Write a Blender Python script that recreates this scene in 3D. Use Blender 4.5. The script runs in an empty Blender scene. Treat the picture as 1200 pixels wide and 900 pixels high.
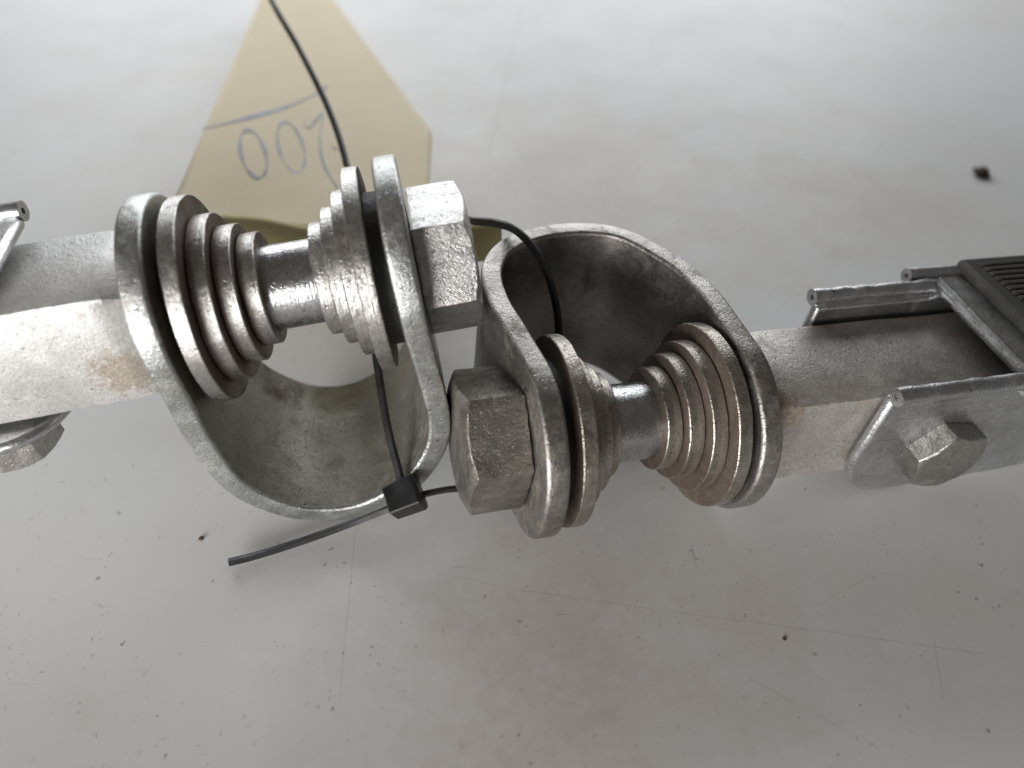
import bpy, bmesh, math, random
from mathutils import Vector, Matrix, noise
random.seed(7)
S = 0.001                       # everything below is measured in millimetres
scene = bpy.context.scene
COL = scene.collection

# ------------------------------------------------------------------ camera
PITCH = math.radians(44); CAMH = 155.3; FPX = 856.6
cam_data = bpy.data.cameras.new('camera')
cam_data.sensor_width = 36; cam_data.lens = 36 * FPX / 1200
cam_data.clip_start = 0.005; cam_data.clip_end = 50
cam_data.dof.use_dof = True; cam_data.dof.focus_distance = 0.170; cam_data.dof.aperture_fstop = 8.0
cam = bpy.data.objects.new('camera', cam_data); COL.objects.link(cam)
cam.location = (0, 0, CAMH * S); cam.rotation_euler = (math.pi / 2 - PITCH, 0, 0)
scene.camera = cam

# ------------------------------------------------------------------ world, lamps, exposure
w = bpy.data.worlds.new('World'); scene.world = w; w.use_nodes = True
bg = w.node_tree.nodes['Background']; bg.inputs[0].default_value = (0.60, 0.54, 0.48, 1); bg.inputs[1].default_value = 0.15

def area(name, loc, target, sx, sy, power, col):
    d = bpy.data.lights.new(name, 'AREA'); d.shape = 'RECTANGLE'; d.size = sx; d.size_y = sy
    d.energy = power; d.color = col
    o = bpy.data.objects.new(name, d); COL.objects.link(o); o.location = loc
    o.rotation_euler = (Vector(target) - Vector(loc)).to_track_quat('-Z', 'Y').to_euler()
    return o
area('window_light', (-0.46, -0.57, 0.15), (-0.06, 0.13, 0.04), 0.78, 0.22, 11.5, (1.0, 0.98, 0.965))
area('sky_light', (-0.08, 1.30, 0.52), (0.0, 0.25, 0.0), 1.6, 0.5, 15.0, (0.94, 0.97, 1.0))
scene.view_settings.view_transform = 'Standard'; scene.view_settings.look = 'None'
scene.view_settings.gamma = 1; scene.view_settings.exposure = 0
scene.render.engine = 'CYCLES'

CAM_R = Vector((1, 0, 0)); CAM_U = Vector((0, math.sin(PITCH), math.cos(PITCH))); CAM_F = Vector((0, math.cos(PITCH), -math.sin(PITCH)))
def at(X, Y, depth):            # a measured sight line at its own distance -> a place on the bench, mm
    return Vector((0, 0, CAMH)) + depth * (CAM_F + CAM_R * ((X - 600) / FPX) + CAM_U * ((450 - Y) / FPX))
def on_table(X, Y, h=0):
    d = at(X, Y, 1) - Vector((0, 0, CAMH)); t = (h - CAMH) / d.z
    return Vector((0, 0, CAMH)) + d * t

# ------------------------------------------------------------------ materials
def nodes(name):
    m = bpy.data.materials.new(name); m.use_nodes = True
    nt = m.node_tree; b = nt.nodes['Principled BSDF']
    return m, nt, b
class N:
    def __init__(s, nt): s.nt = nt
    def new(s, t, **k):
        n = s.nt.nodes.new(t)
        for a, v in k.items(): setattr(n, a, v)
        return n
    def put(s, sock, v):
        if hasattr(v, 'is_output') or isinstance(v, bpy.types.NodeSocket): s.nt.links.new(v, sock)
        else: sock.default_value = v
    def coord(s): return s.new('ShaderNodeTexCoord').outputs['Object']
    def mapping(s, v, scale):
        n = s.new('ShaderNodeMapping'); s.put(n.inputs['Vector'], v); n.inputs['Scale'].default_value = scale; return n.outputs[0]
    def noise(s, v, scale, detail=4, rough=0.6, dist=0):
        n = s.new('ShaderNodeTexNoise'); s.put(n.inputs['Vector'], v)
        n.inputs['Scale'].default_value = scale; n.inputs['Detail'].default_value = detail
        n.inputs['Roughness'].default_value = rough; n.inputs['Distortion'].default_value = dist
        return n.outputs['Fac']
    def voro(s, v, scale, feat='F1'):
        n = s.new('ShaderNodeTexVoronoi'); n.feature = feat; s.put(n.inputs['Vector'], v); n.inputs['Scale'].default_value = scale
        return n.outputs['Distance']
    def ramp(s, f, a, b, lo=0.0, hi=1.0):
        n = s.new('ShaderNodeMapRange'); n.clamp = True; s.put(n.inputs[0], f)
        for i, v in enumerate((a, b, lo, hi)): n.inputs[i + 1].default_value = v
        return n.outputs[0]
    def math(s, op, a, b=0.0, c=0.0):
        n = s.new('ShaderNodeMath'); n.operation = op
        for i, v in enumerate((a, b, c)): s.put(n.inputs[i], v)
        return n.outputs[0]
    def mix(s, f, a, b):
        n = s.new('ShaderNodeMix'); n.data_type = 'RGBA'; s.put(n.inputs[0], f)
        s.put(n.inputs[6], (*a, 1) if isinstance(a, tuple) else a); s.put(n.inputs[7], (*b, 1) if isinstance(b, tuple) else b)
        return n.outputs[2]
    def bump(s, h, strength, dist, prev=None):
        n = s.new('ShaderNodeBump'); s.put(n.inputs['Height'], h); n.inputs['Strength'].default_value = strength; n.inputs['Distance'].default_value = dist
        if prev is not None: s.nt.links.new(prev, n.inputs['Normal'])
        return n.outputs[0]

def metal(name, light, dark, grime, rust=0.35, rough=(0.32, 0.55), metallic=0.85, bump=0.35, axial=False, scale=1.0, corner=False, blob=None):
    """zinc-plated steel: cloudy zinc, fine pits, brown grime in patches"""
    m, nt, b = nodes(name); n = N(nt); c = n.coord()
    big = n.noise(c, 70 * scale, 5, 0.65); mid = n.noise(c, 320 * scale, 5, 0.7); fine = n.noise(c, 1500, 3, 0.7)
    col = n.mix(n.ramp(big, 0.36, 0.64), light, dark)
    col = n.mix(n.ramp(mid, 0.50, 0.72, 0, 0.6), col, tuple(x * 1.25 for x in light))
    sp = n.noise(c, 2300, 3, 0.75)
    col = n.mix(n.ramp(sp, 0.40, 0.62, 0.5, 0), col, tuple(x * 0.45 for x in dark))
    stain = n.ramp(n.noise(c, 38, 6, 0.7, 0.4), 0.50, 0.72, 0, 0.22 + 0.6 * rust)
    col = n.mix(stain, col, tuple(0.5 * x + 0.35 * y for x, y in zip(grime, dark)))
    pits = n.ramp(n.noise(c, 900, 2, 0.6), 0.62, 0.74)
    col = n.mix(n.math('MULTIPLY', pits, 0.7), col, tuple(x * 0.35 for x in dark))
    g = n.ramp(n.noise(c, 110 * scale, 6, 0.72, 0.6), 0.62 - 0.25 * rust, 0.80 - 0.25 * rust)
    gf = n.math('MULTIPLY', g, min(1.0, 0.45 + rust))
    if blob:                     # a dried brown splash
        dv = n.new('ShaderNodeVectorMath'); dv.operation = 'DISTANCE'; n.put(dv.inputs[0], c); dv.inputs[1].default_value = tuple(x * S for x in blob)
        bl = n.math('MULTIPLY', n.ramp(n.math('ADD', dv.outputs['Value'], n.ramp(mid, 0.3, 0.7, -0.003, 0.003)), 0.0045, 0.0065, 1, 0), n.ramp(fine, 0.35, 0.6, 0.35, 0.95))
        gf = n.math('MAXIMUM', gf, bl)
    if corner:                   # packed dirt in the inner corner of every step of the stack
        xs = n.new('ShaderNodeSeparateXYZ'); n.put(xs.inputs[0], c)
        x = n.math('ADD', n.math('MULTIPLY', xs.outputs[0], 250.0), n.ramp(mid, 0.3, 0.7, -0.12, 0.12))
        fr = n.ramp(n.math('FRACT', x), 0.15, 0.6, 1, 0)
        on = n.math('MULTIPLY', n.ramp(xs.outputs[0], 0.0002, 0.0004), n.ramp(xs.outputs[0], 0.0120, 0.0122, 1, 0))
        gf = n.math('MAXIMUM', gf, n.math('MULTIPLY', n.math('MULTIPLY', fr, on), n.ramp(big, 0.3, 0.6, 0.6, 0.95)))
    col = n.mix(gf, col, grime)
    n.put(b.inputs['Base Color'], col)
    n.put(b.inputs['Metallic'], n.math('MULTIPLY_ADD', gf, -metallic * 0.75, metallic))
    r = n.ramp(mid, 0.3, 0.7, rough[0], rough[1])
    n.put(b.inputs['Roughness'], n.math('ADD', r, n.math('MULTIPLY', gf, 0.25)))
    h = n.math('ADD', n.math('ADD', n.math('MULTIPLY', fine, 0.6), n.math('MULTIPLY', sp, 0.45)), n.math('SUBTRACT', mid, n.math('MULTIPLY', pits, 0.5)))
    if axial:                    # turning marks round the bolt axis
        t = n.noise(n.mapping(c, (2600, 40, 40)), 1.0, 2, 0.5); h = n.math('ADD', h, n.math('MULTIPLY', t, 0.6))
    nt.links.new(n.bump(h, bump, 0.0006), b.inputs['Normal'])
    return m

ZINC = metal('zinc_strap', (0.60, 0.615, 0.60), (0.42, 0.435, 0.42), (0.16, 0.14, 0.09), 0.30, (0.26, 0.44), 0.9)
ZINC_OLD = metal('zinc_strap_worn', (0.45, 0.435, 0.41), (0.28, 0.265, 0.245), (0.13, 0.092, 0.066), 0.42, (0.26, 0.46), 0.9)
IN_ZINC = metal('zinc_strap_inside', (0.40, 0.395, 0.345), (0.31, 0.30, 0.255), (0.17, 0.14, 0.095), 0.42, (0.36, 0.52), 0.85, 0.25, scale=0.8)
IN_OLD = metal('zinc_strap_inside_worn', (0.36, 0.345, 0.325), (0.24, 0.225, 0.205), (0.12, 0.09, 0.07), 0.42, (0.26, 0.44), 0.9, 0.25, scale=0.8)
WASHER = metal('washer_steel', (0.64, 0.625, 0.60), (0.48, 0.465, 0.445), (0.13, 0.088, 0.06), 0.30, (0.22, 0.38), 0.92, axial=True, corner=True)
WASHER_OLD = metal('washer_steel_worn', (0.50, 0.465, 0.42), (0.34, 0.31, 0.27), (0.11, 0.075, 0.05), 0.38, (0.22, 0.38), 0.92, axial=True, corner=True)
FACE = metal('washer_face_grime', (0.20, 0.165, 0.135), (0.12, 0.095, 0.075), (0.075, 0.046, 0.03), 0.5, (0.40, 0.58), 0.5)
SHANK = metal('shank_steel', (0.68, 0.69, 0.70), (0.52, 0.53, 0.54), (0.22, 0.19, 0.16), 0.10, (0.16, 0.30), 0.97, 0.25, axial=True)
HEAD = metal('bolt_head_steel', (0.70, 0.69, 0.675), (0.52, 0.505, 0.49), (0.22, 0.16, 0.12), 0.12, (0.24, 0.40), 0.88, 0.42)
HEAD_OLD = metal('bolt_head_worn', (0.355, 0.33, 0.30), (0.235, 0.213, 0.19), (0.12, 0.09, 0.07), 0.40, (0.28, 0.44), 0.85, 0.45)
BAR = metal('bar_zinc_dusty', (0.69, 0.68, 0.665), (0.55, 0.54, 0.525), (0.27, 0.215, 0.155), 0.16, (0.36, 0.54), 0.45, 0.3, blob=(-20, 5.5, -13.5))
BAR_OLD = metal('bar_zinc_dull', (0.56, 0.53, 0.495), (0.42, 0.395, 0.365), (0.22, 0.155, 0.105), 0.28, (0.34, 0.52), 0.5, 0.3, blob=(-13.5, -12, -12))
SHEET = metal('lever_sheet_zinc', (0.62, 0.63, 0.64), (0.48, 0.49, 0.50), (0.20, 0.16, 0.13), 0.12, (0.24, 0.38), 0.92, 0.2)
PIVOT = metal('pivot_bolt_zinc', (0.55, 0.53, 0.49), (0.40, 0.385, 0.355), (0.2, 0.15, 0.10), .2, (.24, .38), .92, .3)
DARK = metal('gap_shade_dark', (0.07, 0.075, 0.075), (0.045, 0.05, 0.05), (0.05, 0.04, 0.03), 0.3, (0.5, 0.7), 0.3)  # near-black colour standing in for the shade beside the big washers
WELD = metal('weld_bead_rusty', (0.27, 0.23, 0.19), (0.18, 0.145, 0.11), (0.17, 0.10, 0.055), 0.6, (0.45, 0.65), 0.5, 0.7)

def plastic(name, col, rough, bump=0.1, scale=900):
    m, nt, b = nodes(name); n = N(nt); c = n.coord()
    f = n.noise(c, scale, 4, 0.6); g = n.noise(c, 150, 4, 0.6)
    n.put(b.inputs['Base Color'], n.mix(n.ramp(g, 0.4, 0.75), col, tuple(x * 1.9 + 0.004 for x in col)))
    n.put(b.inputs['Roughness'], n.ramp(g, 0.3, 0.7, rough - 0.08, rough + 0.12))
    nt.links.new(n.bump(f, bump, 0.0003), b.inputs['Normal'])
    return m
NYLON = plastic('black_nylon', (0.006, 0.006, 0.0065), 0.42)
RUBBER = plastic('black_rubber', (0.022, 0.020, 0.019), 0.75, 0.25)
INK = plastic('blue_grey_ink', (0.40, 0.43, 0.50), 0.8, 0.0)
CRUMB = plastic('brown_dirt', (0.06, 0.040, 0.028), 0.9, 0.6, 700)

def paper_mat(name, col, col2):
    m, nt, b = nodes(name); n = N(nt); c = n.coord()
    f = n.noise(c, 45, 5, 0.6); g = n.noise(c, 500, 3, 0.6)
    cc = n.mix(n.ramp(f, 0.35, 0.7), col, col2)
    cc = n.mix(n.ramp(n.noise(c, 120, 5, 0.7), 0.68, 0.80, 0, 0.45), cc, (0.34, 0.27, 0.17))
    n.put(b.inputs['Base Color'], cc); b.inputs['Roughness'].default_value = 0.75
    b.inputs['Specular IOR Level'].default_value = 0.3
    nt.links.new(n.bump(n.math('ADD', g, n.math('MULTIPLY', f, 3)), 0.25, 0.0004), b.inputs['Normal'])
    return m
PAPER = paper_mat('cream_card', (0.93, 0.83, 0.60), (0.89, 0.78, 0.55))
PAPER_SHADE = paper_mat('olive_card_shade', (0.66, 0.60, 0.33), (0.58, 0.52, 0.27))  # same card for the hanging flap, its olive shade put into the colour

def table_mat():
    m, nt, b = nodes('white_painted_metal'); n = N(nt); c = n.coord()
    warp = n.new('ShaderNodeVectorMath'); warp.operation = 'MULTIPLY_ADD'
    nz = n.new('ShaderNodeTexNoise'); n.put(nz.inputs['Vector'], c); nz.inputs['Scale'].default_value = 35; nz.inputs['Detail'].default_value = 3
    n.put(warp.inputs[0], nz.outputs['Color']); warp.inputs[1].default_value = (0.0016, 0.0016, 0); n.put(warp.inputs[2], c)
    wc = warp.outputs[0]
    warp2 = n.new('ShaderNodeVectorMath'); warp2.operation = 'MULTIPLY_ADD'
    nz2 = n.new('ShaderNodeTexNoise'); n.put(nz2.inputs['Vector'], c); nz2.inputs['Scale'].default_value = 1100; nz2.inputs['Detail'].default_value = 2
    n.put(warp2.inputs[0], nz2.outputs['Color']); warp2.inputs[1].default_value = (0.0022, 0.0022, 0); n.put(warp2.inputs[2], wc)
    wc2 = warp2.outputs[0]
    cl = n.noise(c, 9, 4, 0.55); st = n.noise(c, 26, 6, 0.7, 0.5); sp = n.noise(c, 420, 3, 0.6)
    col = n.mix(n.ramp(cl, 0.35, 0.68), (0.70, 0.71, 0.715), (0.66, 0.65, 0.635))
    col = n.mix(n.ramp(st, 0.56, 0.80, 0, 0.25), col, (0.50, 0.44, 0.38))
    # worn brown smudges
    col = n.mix(n.math('MULTIPLY', n.ramp(n.noise(c, 60, 5, 0.75), 0.64, 0.80), 0.40), col, (0.36, 0.27, 0.20))
    # broad speckled brown patches with uneven edges
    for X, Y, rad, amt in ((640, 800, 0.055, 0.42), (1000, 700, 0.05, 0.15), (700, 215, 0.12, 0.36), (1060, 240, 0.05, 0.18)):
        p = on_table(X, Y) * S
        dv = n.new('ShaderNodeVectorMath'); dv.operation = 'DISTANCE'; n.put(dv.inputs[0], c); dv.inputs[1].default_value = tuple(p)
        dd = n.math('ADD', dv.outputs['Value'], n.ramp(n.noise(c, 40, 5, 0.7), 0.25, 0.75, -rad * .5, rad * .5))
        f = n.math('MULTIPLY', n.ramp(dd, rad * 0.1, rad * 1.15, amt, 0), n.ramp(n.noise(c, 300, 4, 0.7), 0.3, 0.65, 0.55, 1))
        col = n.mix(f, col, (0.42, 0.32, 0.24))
    # little dark specks, scattered, of two sizes
    for sc, thr, mask_sc, amt in ((260, 0.15, 22, 0.6), (120, 0.075, 15, 0.6), (520, 0.20, 30, 0.45), (800, 0.28, 40, 0.22)):
        v = n.new('ShaderNodeTexVoronoi'); n.put(v.inputs['Vector'], wc2); v.inputs['Scale'].default_value = sc
        sepc = n.new('ShaderNodeSeparateColor'); n.put(sepc.inputs[0], v.outputs['Color'])
        keep = n.ramp(sepc.outputs[0], 0.66, 0.68)
        size = n.math('MULTIPLY', sepc.outputs[1], thr)
        d = n.math('LESS_THAN', v.outputs['Distance'], size)
        msk = n.ramp(n.noise(c, mask_sc, 3, 0.5), 0.38, 0.56)
        f = n.math('MULTIPLY', n.math('MULTIPLY', d, keep), n.math('MULTIPLY', msk, amt))
        col = n.mix(f, col, (0.10, 0.075, 0.06))
    # scratches: stretched noise, and a few long ones where the paint was scored
    for rot, sc in ((0.35, (30, 900, 1)), (-1.15, (26, 800, 1)), (1.9, (40, 1100, 1))):
        mp = n.new('ShaderNodeMapping'); n.put(mp.inputs['Vector'], wc); mp.inputs['Rotation'].default_value = (0, 0, rot); mp.inputs['Scale'].default_value = sc
        s_ = n.ramp(n.noise(mp.outputs[0], 1.0, 1, 0.4), 0.765, 0.80)
        msk = n.ramp(n.noise(c, 18 + rot, 2, 0.5), 0.5, 0.6)
        col = n.mix(n.math('MULTIPLY', n.math('MULTIPLY', s_, msk), 0.55), col, (0.33, 0.30, 0.27))
    xyz = n.new('ShaderNodeSeparateXYZ'); n.put(xyz.inputs[0], wc)
    px = [((600, 690), (1180, 770), 0.22, .45), ((808, 628), (818, 672), 0.35, .7), ((1092, 730), (1108, 830), 0.3, .35), ((420, 590), (398, 830), 0.25, .3),
          ((612, 5), (572, 185), 0.8, .4), ((940, 720), (1040, 660), 0.25, .25), ((525, 672), (600, 690), 0.25, .35), ((870, 790), (1000, 860), 0.25, .22), ((128, 820), (150, 806), .3, .5)]
    for A, B, wd, amt in px:
        a = on_table(*A) * S; e = on_table(*B) * S; d = e - a; L = d.length; d /= L
        rx = n.math('SUBTRACT', xyz.outputs[0], a.x + 0.0008); ry = n.math('SUBTRACT', xyz.outputs[1], a.y + 0.0008)
        t = n.math('ADD', n.math('MULTIPLY', rx, d.x), n.math('MULTIPLY', ry, d.y))
        q = n.math('ABSOLUTE', n.math('SUBTRACT', n.math('MULTIPLY', ry, d.x), n.math('MULTIPLY', rx, d.y)))
        f = n.ramp(q, wd * S * 0.4, wd * S, 1, 0)
        f = n.math('MULTIPLY', f, n.math('MULTIPLY', n.ramp(t, 0, 0.004), n.ramp(t, L - 0.004, L, 1, 0)))
        f = n.math('MULTIPLY', f, n.ramp(n.noise(c, 220, 3, 0.6), 0.3, 0.6, 0.1, amt * .7))
        col = n.mix(f, col, (0.30, 0.26, 0.23))
    n.put(b.inputs['Base Color'], col)
    n.put(b.inputs['Roughness'], n.ramp(st, 0.3, 0.75, 0.50, 0.58)); b.inputs['Specular IOR Level'].default_value = 0.4
    h = n.math('ADD', n.math('MULTIPLY', sp, 0.25), n.math('MULTIPLY', n.noise(c, 35, 3, 0.5), 0.35))
    nt.links.new(n.bump(h, 0.10, 0.0008), b.inputs['Normal'])
    return m
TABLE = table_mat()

# ------------------------------------------------------------------ mesh helpers (mm in, metres out)
def finish(name, bm, mats, parent=None, matrix=None, smooth=True, angle=35, bevel=0):
    bmesh.ops.recalc_face_normals(bm, faces=bm.faces)
    for v in bm.verts: v.co *= S
    me = bpy.data.meshes.new(name); bm.to_mesh(me); bm.free()
    for m in (mats if isinstance(mats, (list, tuple)) else [mats]): me.materials.append(m)
    if smooth:
        me.polygons.foreach_set('use_smooth', [True] * len(me.polygons))
        me.set_sharp_from_angle(angle=math.radians(angle))
    o = bpy.data.objects.new(name, me); COL.objects.link(o)
    if bevel:
        md = o.modifiers.new('bevel', 'BEVEL'); md.width = bevel * S; md.segments = 2; md.limit_method = 'ANGLE'; md.angle_limit = math.radians(40)
    if parent is not None: o.parent = parent
    if matrix is not None: o.matrix_local = matrix
    return o
def tag(o, label=None, cat=None, group=None, kind=None):
    if label: o['label'] = label
    if cat: o['category'] = cat
    if group: o['group'] = group
    if kind: o['kind'] = kind
    return o
def jit(v, amp, sc=0.25, seed=0):
    p = Vector(v) * sc + Vector((seed * 7.3, seed * 3.1, 0))
    return Vector(v) + amp * Vector((noise.noise(p), noise.noise(p + Vector((31, 0, 0))), noise.noise(p + Vector((0, 57, 0)))))

def lathe(prof, n=72, off=(0, 0), amp=0.0, seed=0, facemat=False):
    bm = bmesh.new(); rings = []
    for a, r in prof:
        rings.append([bm.verts.new(jit((a, off[0] + r * math.cos(2 * math.pi * k / n), off[1] + r * math.sin(2 * math.pi * k / n)), amp, 0.22, seed)) for k in range(n)])
    for i in range(len(rings) - 1):
        flat = abs(prof[i + 1][0] - prof[i][0]) < 0.3 * abs(prof[i + 1][1] - prof[i][1])
        for k in range(n):
            f = bm.faces.new((rings[i][k], rings[i][(k + 1) % n], rings[i + 1][(k + 1) % n], rings[i + 1][k]))
            if facemat and flat: f.material_index = 1
    for ring in (rings[0], rings[-1]):
        f = bm.faces.new(ring)
        if facemat: f.material_index = 1
    return bm
def washer_bm(a0, a1, R, r_in=9, seed=0, bev=0.2):
    off = (random.uniform(-.35, .35), random.uniform(-.35, .35))
    a0 += 0.14; a1 -= 0.14
    prof = [(a0, r_in), (a0, R - bev), (a0 + bev, R), (a1 - bev, R), (a1, R - bev), (a1, r_in)]
    return lathe(prof, 80, off, 0.10, seed, True)

def hex_bm(AF, H, phase, seed=0, n=96, chamfer=0.95):
    """axis +x, base at x=0, outer end at x=H, chamfered like a forged head, a little worn"""
    bm = bmesh.new(); rin = AF / 2
    def rh(t):
        t = (t - phase) % (math.pi / 3) - math.pi / 6
        r = rin / math.cos(t); return min(r, rin * 1.145)
    ang = [2 * math.pi * k / n + phase for k in range(n)]
    rc = rin * chamfer
    def ring(fx, fr): return [bm.verts.new(jit((fx(t), fr(t) * math.cos(t), fr(t) * math.sin(t)), 0.18, 0.5, seed)) for t in ang]
    edge = lambda t: H - max(0.25, (rh(t) - rc) * 0.5)
    rings = [ring(lambda t: 0.0, lambda t: rh(t) * .985), ring(lambda t: 0.5, rh), ring(lambda t: edge(t) * 0.5, rh), ring(lambda t: edge(t) - 0.25, rh),
             ring(edge, lambda t: rh(t) - 0.2), ring(lambda t: H - 0.12, lambda t: rc * 1.0), ring(lambda t: H, lambda t: rc * 0.95), ring(lambda t: H, lambda t: rc * 0.5)]
    for i in range(len(rings) - 1):
        for k in range(n): bm.faces.new((rings[i][k], rings[i][(k + 1) % n], rings[i + 1][(k + 1) % n], rings[i + 1][k]))
    bm.faces.new(rings[-1]); bm.faces.new(rings[0])
    return bm
def move(bm, M):
    for v in bm.verts: v.co = M @ v.co
    return bm

def catmull(pts, n):
    P = [Vector(p) for p in pts]; P = [2 * P[0] - P[1]] + P + [2 * P[-1] - P[-2]]; out = []
    for i in range(1, len(P) - 2):
        for k in range(n):
            t = k / n; a, b, c, d = P[i - 1], P[i], P[i + 1], P[i + 2]
            out.append(0.5 * ((2 * b) + (c - a) * t + (2 * a - 5 * b + 4 * c - d) * t * t + (3 * b - a - 3 * c + d) * t ** 3))
    out.append(P[-2].copy()); return out
def resample(pts, step):
    out = [pts[0].copy()]; acc = 0; L = sum((pts[i + 1] - pts[i]).length for i in range(len(pts) - 1)); n = max(2, round(L / step)); st = L / n; need = st
    for i in range(len(pts) - 1):
        seg = (pts[i + 1] - pts[i]).length
        while acc + seg >= need - 1e-9 and len(out) < n:
            out.append(pts[i].lerp(pts[i + 1], (need - acc) / seg)); need += st
        acc += seg
    out.append(pts[-1].copy()); return out, L

def strap_bm(outer, hw, th, rr, seed):
    """flat bar of width 2*hw bent along the profile, semicircular ends, rounded edges"""
    c3 = catmull([(a, u, 0) for a, u in outer], 14); c3, L = resample(c3, 1.0); n = len(c3)
    # centre line: push inwards by half a thickness
    def frame(s):
        x = min(max(s / L * (n - 1), 0), n - 1.000001); i = int(x); t = x - i
        p = c3[i].lerp(c3[i + 1], t); i0, i1 = max(0, i - 3), min(n - 1, i + 4)
        d = (c3[i1] - c3[i0]).normalized(); nrm = Vector((-d.y, d.x, 0))   # outward (left end -> belly -> right end)
        return p, nrm
    # stadium outline in (s, v)
    NE = 28; step = 1.6; ns = int((L - 2 * hw) / step)
    col = []                                  # columns: pairs (s, half width at that s) as a function of the inset
    def rings(d):
        h = hw - d; pts = []
        for k in range(NE): 
            t = math.pi / 2 * (k + 0.35) / NE; pts.append((hw - h * math.cos(t), h * math.sin(t)))
        for k in range(ns + 1): pts.append((hw + (L - 2 * hw) * k / ns, h))
        for k in reversed(range(NE)):
            t = math.pi / 2 * (k + 0.35) / NE; pts.append((L - hw + h * math.cos(t), h * math.sin(t)))
        return pts
    ins = [(rr * (1 - math.cos(math.pi / 2 * k / 4)), th / 2 - rr + rr * math.sin(math.pi / 2 * k / 4)) for k in range(5)]
    bm = bmesh.new()
    def vert(s, v, nn):
        p, nrm = frame(s); q = p + nrm * (nn - th / 2); q.z = v
        return bm.verts.new(jit(q, 0.16, 0.09, seed))
    sheets = {}
    for sgn in (1, -1):
        for k, (d, nn) in enumerate(ins):
            R = rings(d)
            sheets[sgn, k] = ([vert(s, v, sgn * nn) for s, v in R], [vert(s, -v, sgn * nn) for s, v in R])
    m = len(sheets[1, 0][0])
    def loop(key): A, B = sheets[key]; return A + B[::-1]
    order = [(1, 4), (1, 3), (1, 2), (1, 1), (1, 0), (-1, 0), (-1, 1), (-1, 2), (-1, 3), (-1, 4)]
    for i in range(len(order) - 1):
        A, B = loop(order[i]), loop(order[i + 1]); q = len(A)
        for k in range(q): bm.faces.new((A[k], A[(k + 1) % q], B[(k + 1) % q], B[k]))
    for sgn in (1, -1):
        A, B = sheets[sgn, 4]
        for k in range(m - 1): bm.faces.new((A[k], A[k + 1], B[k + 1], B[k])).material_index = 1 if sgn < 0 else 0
    return bm

def prism_bm(poly, h0, h1, axes=(0, 1, 2)):
    """polygon in the plane of axes[0], axes[1], from h0 to h1 along axes[2]"""
    bm = bmesh.new()
    def P(x, y, z): q = [0, 0, 0]; q[axes[0]] = x; q[axes[1]] = y; q[axes[2]] = z; return bm.verts.new(q)
    A = [P(x, y, h0) for x, y in poly]; B = [P(x, y, h1) for x, y in poly]; n = len(poly)
    bm.faces.new(A); bm.faces.new(B[::-1])
    for k in range(n): bm.faces.new((A[k], A[(k + 1) % n], B[(k + 1) % n], B[k]))
    return bm
def tube_bm(pts, r, n=16, amp=0.0, hollow=0.0):
    pts = [Vector(p) for p in pts]; bm = bmesh.new(); rings = []
    for i, p in enumerate(pts):
        d = (pts[min(i + 1, len(pts) - 1)] - pts[max(i - 1, 0)]).normalized()
        a = d.orthogonal().normalized(); b = d.cross(a)
        if i: # keep the frame steady
            a = (pa - d * pa.dot(d)).normalized(); b = d.cross(a)
        pa = a
        rings.append([bm.verts.new(jit(p + r * (a * math.cos(2 * math.pi * k / n) + b * math.sin(2 * math.pi * k / n)), amp, 0.4)) for k in range(n)])
    for i in range(len(rings) - 1):
        for k in range(n): bm.faces.new((rings[i][k], rings[i][(k + 1) % n], rings[i + 1][(k + 1) % n], rings[i + 1][k]))
    for rg, p, q in ((rings[0], pts[0], pts[1]), (rings[-1], pts[-1], pts[-2])):
        if hollow:
            d = (q - p).normalized()
            inn = [bm.verts.new(p + (v.co - p) * hollow) for v in rg]; deep = [bm.verts.new(p + (v.co - p) * hollow + d * 1.2) for v in rg]
            for k in range(n):
                bm.faces.new((rg[k], rg[(k + 1) % n], inn[(k + 1) % n], inn[k])); bm.faces.new((inn[k], inn[(k + 1) % n], deep[(k + 1) % n], deep[k]))
            bm.faces.new(deep)
        else: bm.faces.new(rg)
    return bm

# ------------------------------------------------------------------ the bench top
bm = bmesh.new(); q = [(-900, -500), (900, -500), (900, 1500), (-900, 1500)]
bm.faces.new([bm.verts.new((x, y, 0)) for x, y in q])
table = tag(finish('table_top', bm, TABLE, smooth=False), 'white painted metal table top with scratches and specks', 'table top', kind='structure')

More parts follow.
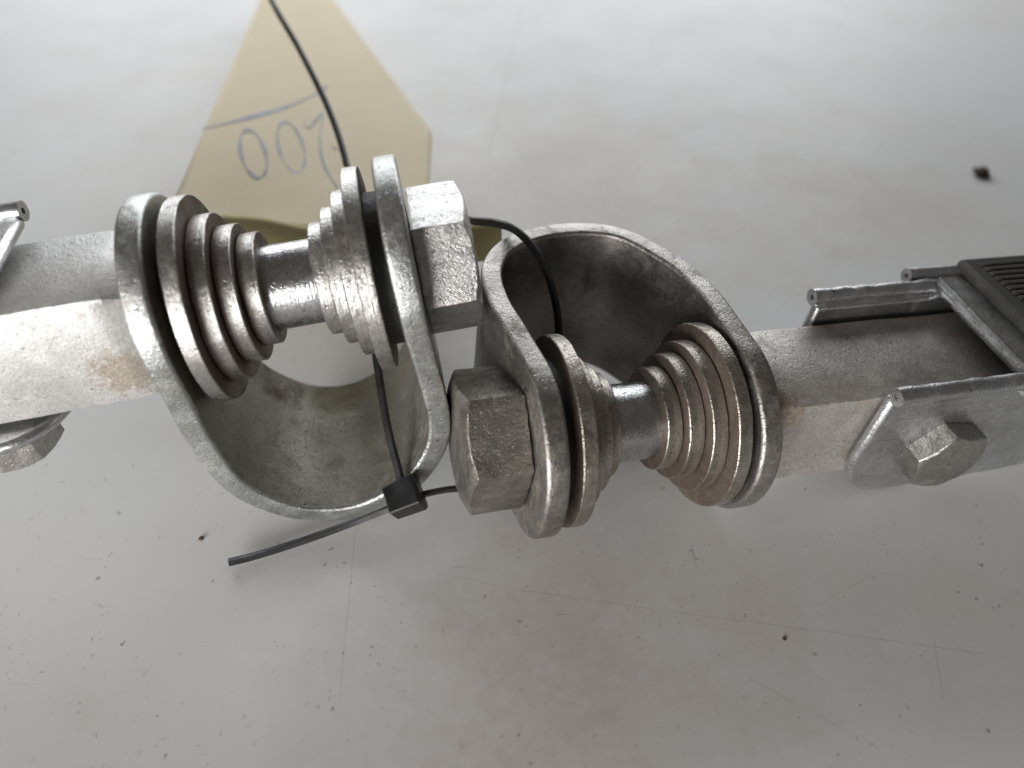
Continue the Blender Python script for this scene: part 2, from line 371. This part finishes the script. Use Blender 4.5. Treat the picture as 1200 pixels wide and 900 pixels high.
# ------------------------------------------------------------------ the two links
S2 = 27.1 / 2                      # half the square bar
LB = 35.9                          # inner face of one big washer to outer face of the other
def link(label, T, R, outer, web, old, hexphase, head_h, bolt_side, pivot, seed):
    """local axes: x along the bolt (bar -> bolt head), y towards the belly of the loop, z across the strap"""
    M = Matrix(((R[0][0], R[0][1], R[0][2], T[0] * S), (R[1][0], R[1][1], R[1][2], T[1] * S), (R[2][0], R[2][1], R[2][2], (T[2] + CAMH) * S), (0, 0, 0, 1)))
    root = bpy.data.objects.new('shackle_link', None); COL.objects.link(root); root.empty_display_size = 0.02
    base = Vector(((T[0] + 12 * R[0][0]) * S, (T[1] + 12 * R[1][0]) * S, 0)); root.location = base
    ML = Matrix.Translation(-base) @ M
    tag(root, label, 'metal link', 'clevis links tied together')
    def part(name, bm, mat, parent=None, **k):
        o = finish(name, bm, mat, **k)
        if parent is None: o.parent = root; o.matrix_local = ML
        else: o.parent = parent; o.matrix_local = Matrix.Identity(4)
        return o
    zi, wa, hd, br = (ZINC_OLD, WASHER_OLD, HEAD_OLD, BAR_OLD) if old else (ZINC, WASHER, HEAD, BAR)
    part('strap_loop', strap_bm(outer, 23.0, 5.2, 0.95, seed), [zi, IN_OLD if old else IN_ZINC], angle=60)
    # bolt
    bolt = part('bolt_shank', lathe([(-6, 9.4), (LB + 7, 9.4)], 64, amp=0.1, seed=seed), SHANK)
    hb = hex_bm(29.0, head_h, hexphase, seed); move(hb, Matrix.Translation((44.6, 0, 0)))
    part('bolt_head', hb, hd, bolt, angle=22)
    # stepped stacks of washers
    for k, (a0, a1, r) in enumerate(((-3.6, 0, 22.5), (0, 4, 18.3), (4, 8, 15.2), (8, 12, 12.4))):
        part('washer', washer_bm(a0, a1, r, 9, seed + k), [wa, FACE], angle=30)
    g = LB - 3.6
    for k, (a0, a1, r) in enumerate(((g, LB, 22.5), (g - 3.1, g, 18.3), (g - 6.2, g - 3.1, 15.2), (g - 9.4, g - 6.2, 12.4))):
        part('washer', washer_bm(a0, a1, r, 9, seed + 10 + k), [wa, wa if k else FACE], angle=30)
    for a0, a1 in ((-5.8, -3.4), (LB - .2, LB + 2.9)):
        part('gap_shade_disc', lathe([(a0, 9), (a0, 17), (a1, 17), (a1, 9)], 48), DARK)  # added dark disc, painting the shaded gap between washer and strap
    # square bar, its end drawn in where it is welded to the strap
    bm = bmesh.new(); secs = [(-10.6, S2 - 3.6, 3.5), (-12.5, S2 - 2.6, 3.5), (-16.5, S2 - .2, 1.6)] + [(-20 - 7 * k, S2, 1.1) for k in range(18)]
    rings = []
    for a, s, c in secs:
        ring = []
        for sy, sz in ((1, 1), (1, -1), (-1, -1), (-1, 1)):
            p = [(s * sy, (s - c) * sz), ((s - c * .3) * sy, (s - c * .3) * sz), ((s - c) * sy, s * sz)]
            if sy * sz < 0: p = p[::-1]
            p = p[::-1]
            ring += p
        rings.append([bm.verts.new(jit((a, y, z), 0.28, 0.13, seed)) for y, z in ring])
    n = len(rings[0])
    for i in range(len(rings) - 1):
        for k in range(n): bm.faces.new((rings[i][k], rings[i][(k + 1) % n], rings[i + 1][(k + 1) % n], rings[i + 1][k]))
    bm.faces.new(rings[0]); bm.faces.new(rings[-1])
    part('square_bar', bm, br, angle=30)
    # weld bead round the foot of the bar
    pts = []
    for k in range(61):
        t = 2 * math.pi * k / 60; cs, sn = math.cos(t), math.sin(t); rr = (abs(cs) ** 5 + abs(sn) ** 5) ** (-1 / 5) * (S2 - 2.0)
        pts.append((-12.3 + 0.5 * math.sin(9 * t), rr * cs, rr * sn))
    part('weld_bead', tube_bm(pts, 1.7, 12, 0.7), WELD, angle=60)
    # lever: folded sheet channel straddling the bar, its web on the side given by web (-1: local -z, +1: local +z)
    z = lambda v: v * -web        # photographed on the -z side; mirrored for the other link
    lever = part('lever_channel', prism_bm([(-76, 20.5), (-150, 20.5), (-150, -18.2), (-74, -18.2)], z(-18.6), z(-20.4)), SHEET, bevel=.5)
    arc = [(-37.2, -17.6), (-37.0, 4)] + [(-37 - 15 * (1 - math.cos(math.radians(t))), 4 + 14.5 * math.sin(math.radians(t))) for t in range(8, 91, 8)] + [(-150, 18.5), (-150, -17.6)]
    for u0, u1 in ((-18.0, -15.2), (15.2, 18.0)):
        part('side_flange', prism_bm([(a, z(v)) for a, v in arc], u0, u1, (0, 2, 1)), SHEET, lever, bevel=1.1)
        uc = u0 - 0.2 if u0 < 0 else u1 + 0.2
        part('rolled_edge', tube_bm([(a, uc, z(-18.6 + 0.15 * math.sin(a))) for a in range(-37, -76, -3)], 2.2, 18, 0.25, 0.32), SHEET, lever, angle=50)
    part('rolled_edge', tube_bm([(-75.0 - 0.06 * u, u, z(-19.0)) for u in range(-17, 20, 3)], 1.7, 18, 0.2), SHEET, lever, angle=50)
    part('rolled_edge', tube_bm([(a, 22.4, z(-19.8)) for a in range(-68, -151, -6)], 2.0, 16, 0.15, 0.3), SHEET, lever, angle=50)
    part('rolled_edge', tube_bm([(a, -18.6, z(-18.0)) for a in range(-73, -151, -6)], 2.9, 16, 0.15, 0.6), SHEET, lever, angle=50)
    pad = part('rubber_grip', prism_bm([(-83.5, 23.5), (-150, 23.5), (-150, -16.5), (-81.5, -16.5)], z(-20.3), z(-23.6)), RUBBER, lever, bevel=1.2)
    for k in range(17):
        u = 20.5 - 2.1 * k
        part('grip_rib', prism_bm([(-87.5, u), (-150, u), (-150, u - 1.3), (-87.5, u - 1.3)], z(-23.4), z(-24.1)), RUBBER, lever, bevel=.3)
    # pivot bolt through the flanges
    pv = hex_bm(pivot[2], pivot[3], pivot[4], seed + 5, chamfer=0.97)
    B = Matrix(((0, 0, 1, pivot[0]), (bolt_side, 0, 0, bolt_side * 17.9), (0, 1, 0, z(pivot[1])), (0, 0, 0, 1)))
    part('pivot_bolt', move(pv, B), PIVOT, angle=28)
    return root

L_OUT = [(-11.2, -24), (-11.2, -8), (-11.2, 9), (-11.3, 22), (-8.8, 38.5), (-1.2, 49.5), (8, 55.6), (20, 57), (33.5, 51), (41.8, 40.5), (45.2, 28.9), (45.0, 14), (44.2, -4), (44.2, -24)]
R_OUT = [(-10.0, -24), (-10.0, -8), (-9.9, 7), (-9.3, 20), (-6.2, 32), (2.8, 46.2), (13.8, 51.6), (28.4, 51.0), (40.5, 44.6), (46.6, 34.0), (47.6, 22), (45.8, 8), (44.2, -6), (44.2, -24)]
left = link('clean grey shackle link with its loop hanging down under the bolt', (-64.86, 129.0, -98.23),
     ((0.9788, 0.0756, -0.1902), (0.1906, 0.0018, 0.9817), (0.0745, -0.9971, -0.0126)), L_OUT, 1, False, math.radians(32), 12.4, 1, (-51.0, 9.0, 15.5, 6.5, 0.3), 1)
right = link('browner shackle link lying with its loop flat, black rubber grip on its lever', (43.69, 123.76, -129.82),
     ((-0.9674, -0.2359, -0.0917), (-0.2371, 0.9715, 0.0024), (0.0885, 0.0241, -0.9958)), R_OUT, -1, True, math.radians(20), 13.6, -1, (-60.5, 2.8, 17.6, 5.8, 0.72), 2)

# ------------------------------------------------------------------ the card tag
def dep(X, Y):                     # the card is a nearly level sheet a few centimetres up, a little buckled
    v = (450 - Y) / FPX; dy = v * math.sin(PITCH) + math.cos(PITCH); dz = v * math.cos(PITCH) - math.sin(PITCH); m = -0.02
    return (36.5 - m * 190 - CAMH) / (dz - m * dy) + 2.4 * math.sin(X / 60.0) * math.sin(Y / 70.0)
def tag_poly(v):                   # left and right edge at row Y
    Lx = 197 + (305 - 197) * (250 - v) / 250 if v > -60 else 331
    if v > 156: Rx = 507 - (v - 156) * 0.06
    else: Rx = 507 - (156 - v) * 0.745
    return Lx, max(Rx, Lx + 24)
bm = bmesh.new(); rows = []
NX = 30
for j in range(45):
    Y = -60 + (272 - -60) * j / 44; Lx, Rx = tag_poly(Y)
    rows.append([bm.verts.new(at(Lx + (Rx - Lx) * i / NX, Y + 5 * math.sin(i * 0.35) * (j / 44) ** 8, dep(Lx + (Rx - Lx) * i / NX, Y) + 0.0)) for i in range(NX + 1)])
for j in range(44):
    for i in range(NX): bm.faces.new((rows[j][i], rows[j + 1][i], rows[j + 1][i + 1], rows[j][i + 1]))
troot = bpy.data.objects.new('card_tag', None); COL.objects.link(troot); tb = at(400, 300, 225); troot.location = (tb.x * S, tb.y * S, 0)
tag(troot, 'cream card tag with handwritten 200 propped behind the shackle links', 'tag')
def tpart(name, bm, mat, **k):
    o = finish(name, bm, mat, **k); o.parent = troot; o.matrix_local = Matrix.Translation(-Vector(troot.location)); return o
o = tpart('card_sheet', bm, PAPER, angle=80); md = o.modifiers.new('thick', 'SOLIDIFY'); md.thickness = 0.2 * S; md.offset = 0
# the near end of the card is folded over and hangs towards the table
bm = bmesh.new(); rows = []
for j in range(9):
    t = j / 8; row = []
    for i in range(41):
        s = i / 40; X = 236 + (588 - 236) * s
        Yt = 246 + 18 * min(1, s / .35) - 4 * max(0, (s - .6) / .4) + 1.5 * math.sin(s * 23)
        if X < 262: Yt += (262 - X) * 0.5
        Y = Yt + t * (52 - 8 * s); d = 214 - 6 * s - 3.0 * math.sin(t * math.pi * .5) + 4 * t * t
        row.append(bm.verts.new(at(X, Y, d)))
    rows.append(row)
for j in range(8):
    for i in range(40): bm.faces.new((rows[j][i], rows[j + 1][i], rows[j + 1][i + 1], rows[j][i + 1]))
o = tpart('folded_flap', bm, PAPER_SHADE, angle=80); md = o.modifiers.new('thick', 'SOLIDIFY'); md.thickness = 0.4 * S; md.offset = 0
# pen strokes, lying on the card
def stroke(px, wd):
    P = [Vector((x, y, 0)) for x, y in px]; P = catmull(P, 8); bm = bmesh.new(); prev = None
    for i, p in enumerate(P):
        d = (P[min(i + 1, len(P) - 1)] - P[max(i - 1, 0)]).normalized(); nn = Vector((-d.y, d.x, 0)) * wd * 1.3 * (0.75 + 0.35 * math.sin(i * 0.23 + px[0][0]))
        a, b_ = p + nn, p - nn
        cur = (bm.verts.new(at(a.x, a.y, dep(a.x, a.y) - 0.55)), bm.verts.new(at(b_.x, b_.y, dep(b_.x, b_.y) - 0.55)))
        if prev: bm.faces.new((prev[0], cur[0], cur[1], prev[1]))
        prev = cur
    return bm
def ell(cx, cy, rx, ry, rotd, a0, a1):
    out = []
    for k in range(17):
        t = math.radians(a0 + (a1 - a0) * k / 16); x, y = rx * math.cos(t), ry * math.sin(t); r = math.radians(rotd)
        out.append((cx + x * math.cos(r) - y * math.sin(r), cy + x * math.sin(r) + y * math.cos(r)))
    return out
for pts, wd in (([(236, 151), (262, 145), (290, 138), (330, 127), (362, 114), (384, 101)], 1.6), (ell(297, 180, 14, 29, -17, 60, 430), 1.5), (ell(341, 173, 14, 31, -17, 60, 425), 1.4),
                ([(356, 145), (362, 150), (372, 139), (378, 134), (375, 158), (376, 180), (383, 200), (396, 220)], 1.2), ([(388, 172), (396, 174)], 1.0)):
    tpart('pen_stroke', stroke(pts, wd), INK, smooth=False)

# ------------------------------------------------------------------ the black cable tie
def ribbon_bm(P, Wd, wid, th, teeth=False):
    bm = bmesh.new(); rings = []
    n = len(P)
    for i in range(n):
        d = (P[min(i + 1, n - 1)] - P[max(i - 1, 0)]).normalized(); w_ = (Wd[i] - d * Wd[i].dot(d)).normalized(); u = d.cross(w_)
        c = 0.28; tt = th * (0.92 if teeth and i % 2 else 1.0)
        sec = [(-.5, -.5 + c), (-.5 + c * .4, -.5), (.5 - c * .4, -.5), (.5, -.5 + c), (.5, .5 - c), (.5 - c * .4, .5), (-.5 + c * .4, .5), (-.5, .5 - c)]
        rings.append([bm.verts.new(P[i] + w_ * x * wid + u * y * tt) for x, y in sec])
    for i in range(n - 1):
        for k in range(8): bm.faces.new((rings[i][k], rings[i][(k + 1) % 8], rings[i + 1][(k + 1) % 8], rings[i + 1][k]))
    bm.faces.new(rings[0]); bm.faces.new(rings[-1]); return bm
tie = bpy.data.objects.new('cable_tie', None); COL.objects.link(tie); hb_ = at(476, 582, 177); tie.location = (hb_.x * S, hb_.y * S, 0)
tag(tie, 'thin black plastic cable tie looped through both links and the tag', 'cable tie')
def zpart(name, bm, mat=NYLON, parent=None, **k):
    o = finish(name, bm, mat, **k)
    o.parent = parent or tie
    o.matrix_local = Matrix.Identity(4) if parent else Matrix.Translation(-Vector(tie.location)); return o
path = [(474, 588, 177.5), (468, 556, 178), (455, 505, 180), (444, 440, 184), (436, 380, 192), (425, 290, 204), (406, 192, 226), (386, 130, 242), (352, 60, 260), (318, 0, 280), (298, -50, 325), (300, -95, 420),
        (322, -80, 470), (345, -20, 445), (372, 40, 372), (440, 160, 276), (505, 246, 232), (548, 258, 202), (578, 261, 191), (606, 271, 184), (634, 304, 181), (650, 350, 180), (655, 395, 182), (652, 460, 186), (634, 530, 188), (600, 566, 186), (560, 573, 184), (530, 573, 181), (502, 578, 178.5), (480, 584, 178)]
P = [at(x, y, d) for x, y, d in path]
band = catmull(P, 10)
WD = []
for i in range(len(band)):
    f = i / len(band); WD.append((CAM_R * 0.8 - CAM_F * 0.6 + CAM_U * .2).normalized() if f < 0.5 else (CAM_F * -0.8 + CAM_R * 0.35 + CAM_U * 0.5).normalized())
strap = zpart('tie_band', ribbon_bm(band, WD, 2.2, 1.15), angle=30)
tail = catmull([at(*p) for p in ((478, 583, 177), (455, 596, 177.5), (420, 610, 181), (360, 632, 180.5), (300, 651, 178), (268, 659, 176.2))], 14)
tail = resample(tail, 0.55)[0]
zpart('tie_tail', ribbon_bm(tail, [(CAM_U * 0.9 - CAM_F * .35).normalized()] * len(tail), 1.5, 1.9, True), angle=30)
# the ratchet head: a tapered box with a slot
hd = bmesh.new()
c = at(476, 582, 176.5); ex = (at(500, 572, 176.5) - at(455, 592, 176.5)).normalized(); ez = (-CAM_F * .8 + CAM_U * .35 - CAM_R * .15); ez = (ez - ex * ez.dot(ex)).normalized(); ey = ez.cross(ex)
def HP(x, y, z): return hd.verts.new(c + ex * x + ey * y + ez * z)
secs = [(-4.6, 3.2, 2.6), (-4.1, 3.6, 3.0), (3.0, 4.1, 3.4), (3.9, 3.6, 2.9)]
rg = [[HP(x, sy * a, sz * b_) for sy, sz in ((-1, -1), (1, -1), (1, 1), (-1, 1))] for x, a, b_ in secs]
for i in range(len(rg) - 1):
    for k in range(4): hd.faces.new((rg[i][k], rg[i][(k + 1) % 4], rg[i + 1][(k + 1) % 4], rg[i + 1][k]))
hd.faces.new(rg[-1])
inn = [HP(-4.6, sy * 1.5, sz * 1.0) for sy, sz in ((-1, -1), (1, -1), (1, 1), (-1, 1))]; deep = [HP(-1.0, sy * 1.5, sz * 1.0) for sy, sz in ((-1, -1), (1, -1), (1, 1), (-1, 1))]
for k in range(4):
    hd.faces.new((rg[0][k], rg[0][(k + 1) % 4], inn[(k + 1) % 4], inn[k])); hd.faces.new((inn[k], inn[(k + 1) % 4], deep[(k + 1) % 4], deep[k]))
hd.faces.new(deep)
zpart('tie_head', hd, angle=25, bevel=.5)

# ------------------------------------------------------------------ loose dirt on the table
def crumb(X, Y, r, label, seed, flat=.6):
    bm = bmesh.new(); bmesh.ops.create_icosphere(bm, subdivisions=3, radius=r)
    for v in bm.verts:
        v.co = v.co * (1 + 0.45 * noise.noise(v.co * (1.4 / r) + Vector((seed, 0, 0)))); v.co.z = max(v.co.z * flat, -r * flat * .55)
    zmin = min(v.co.z for v in bm.verts); p = on_table(X, Y)
    for v in bm.verts: v.co.z -= zmin
    o = finish('dirt_crumb', bm, CRUMB, angle=60); o.location = (p.x * S, p.y * S, 0)
    return tag(o, label, 'dirt', 'crumbs of dirt on the table')
crumb(1149, 205, 3.4, 'dark brown crumb of dirt on the bare white table', 3)
crumb(236, 631, 0.6, 'tiny brown speck of dirt beside the cut end of the cable tie', 5, .5)
crumb(919, 749, 0.42, 'tiny brown speck of dirt on the long table scratch', 9, .5)
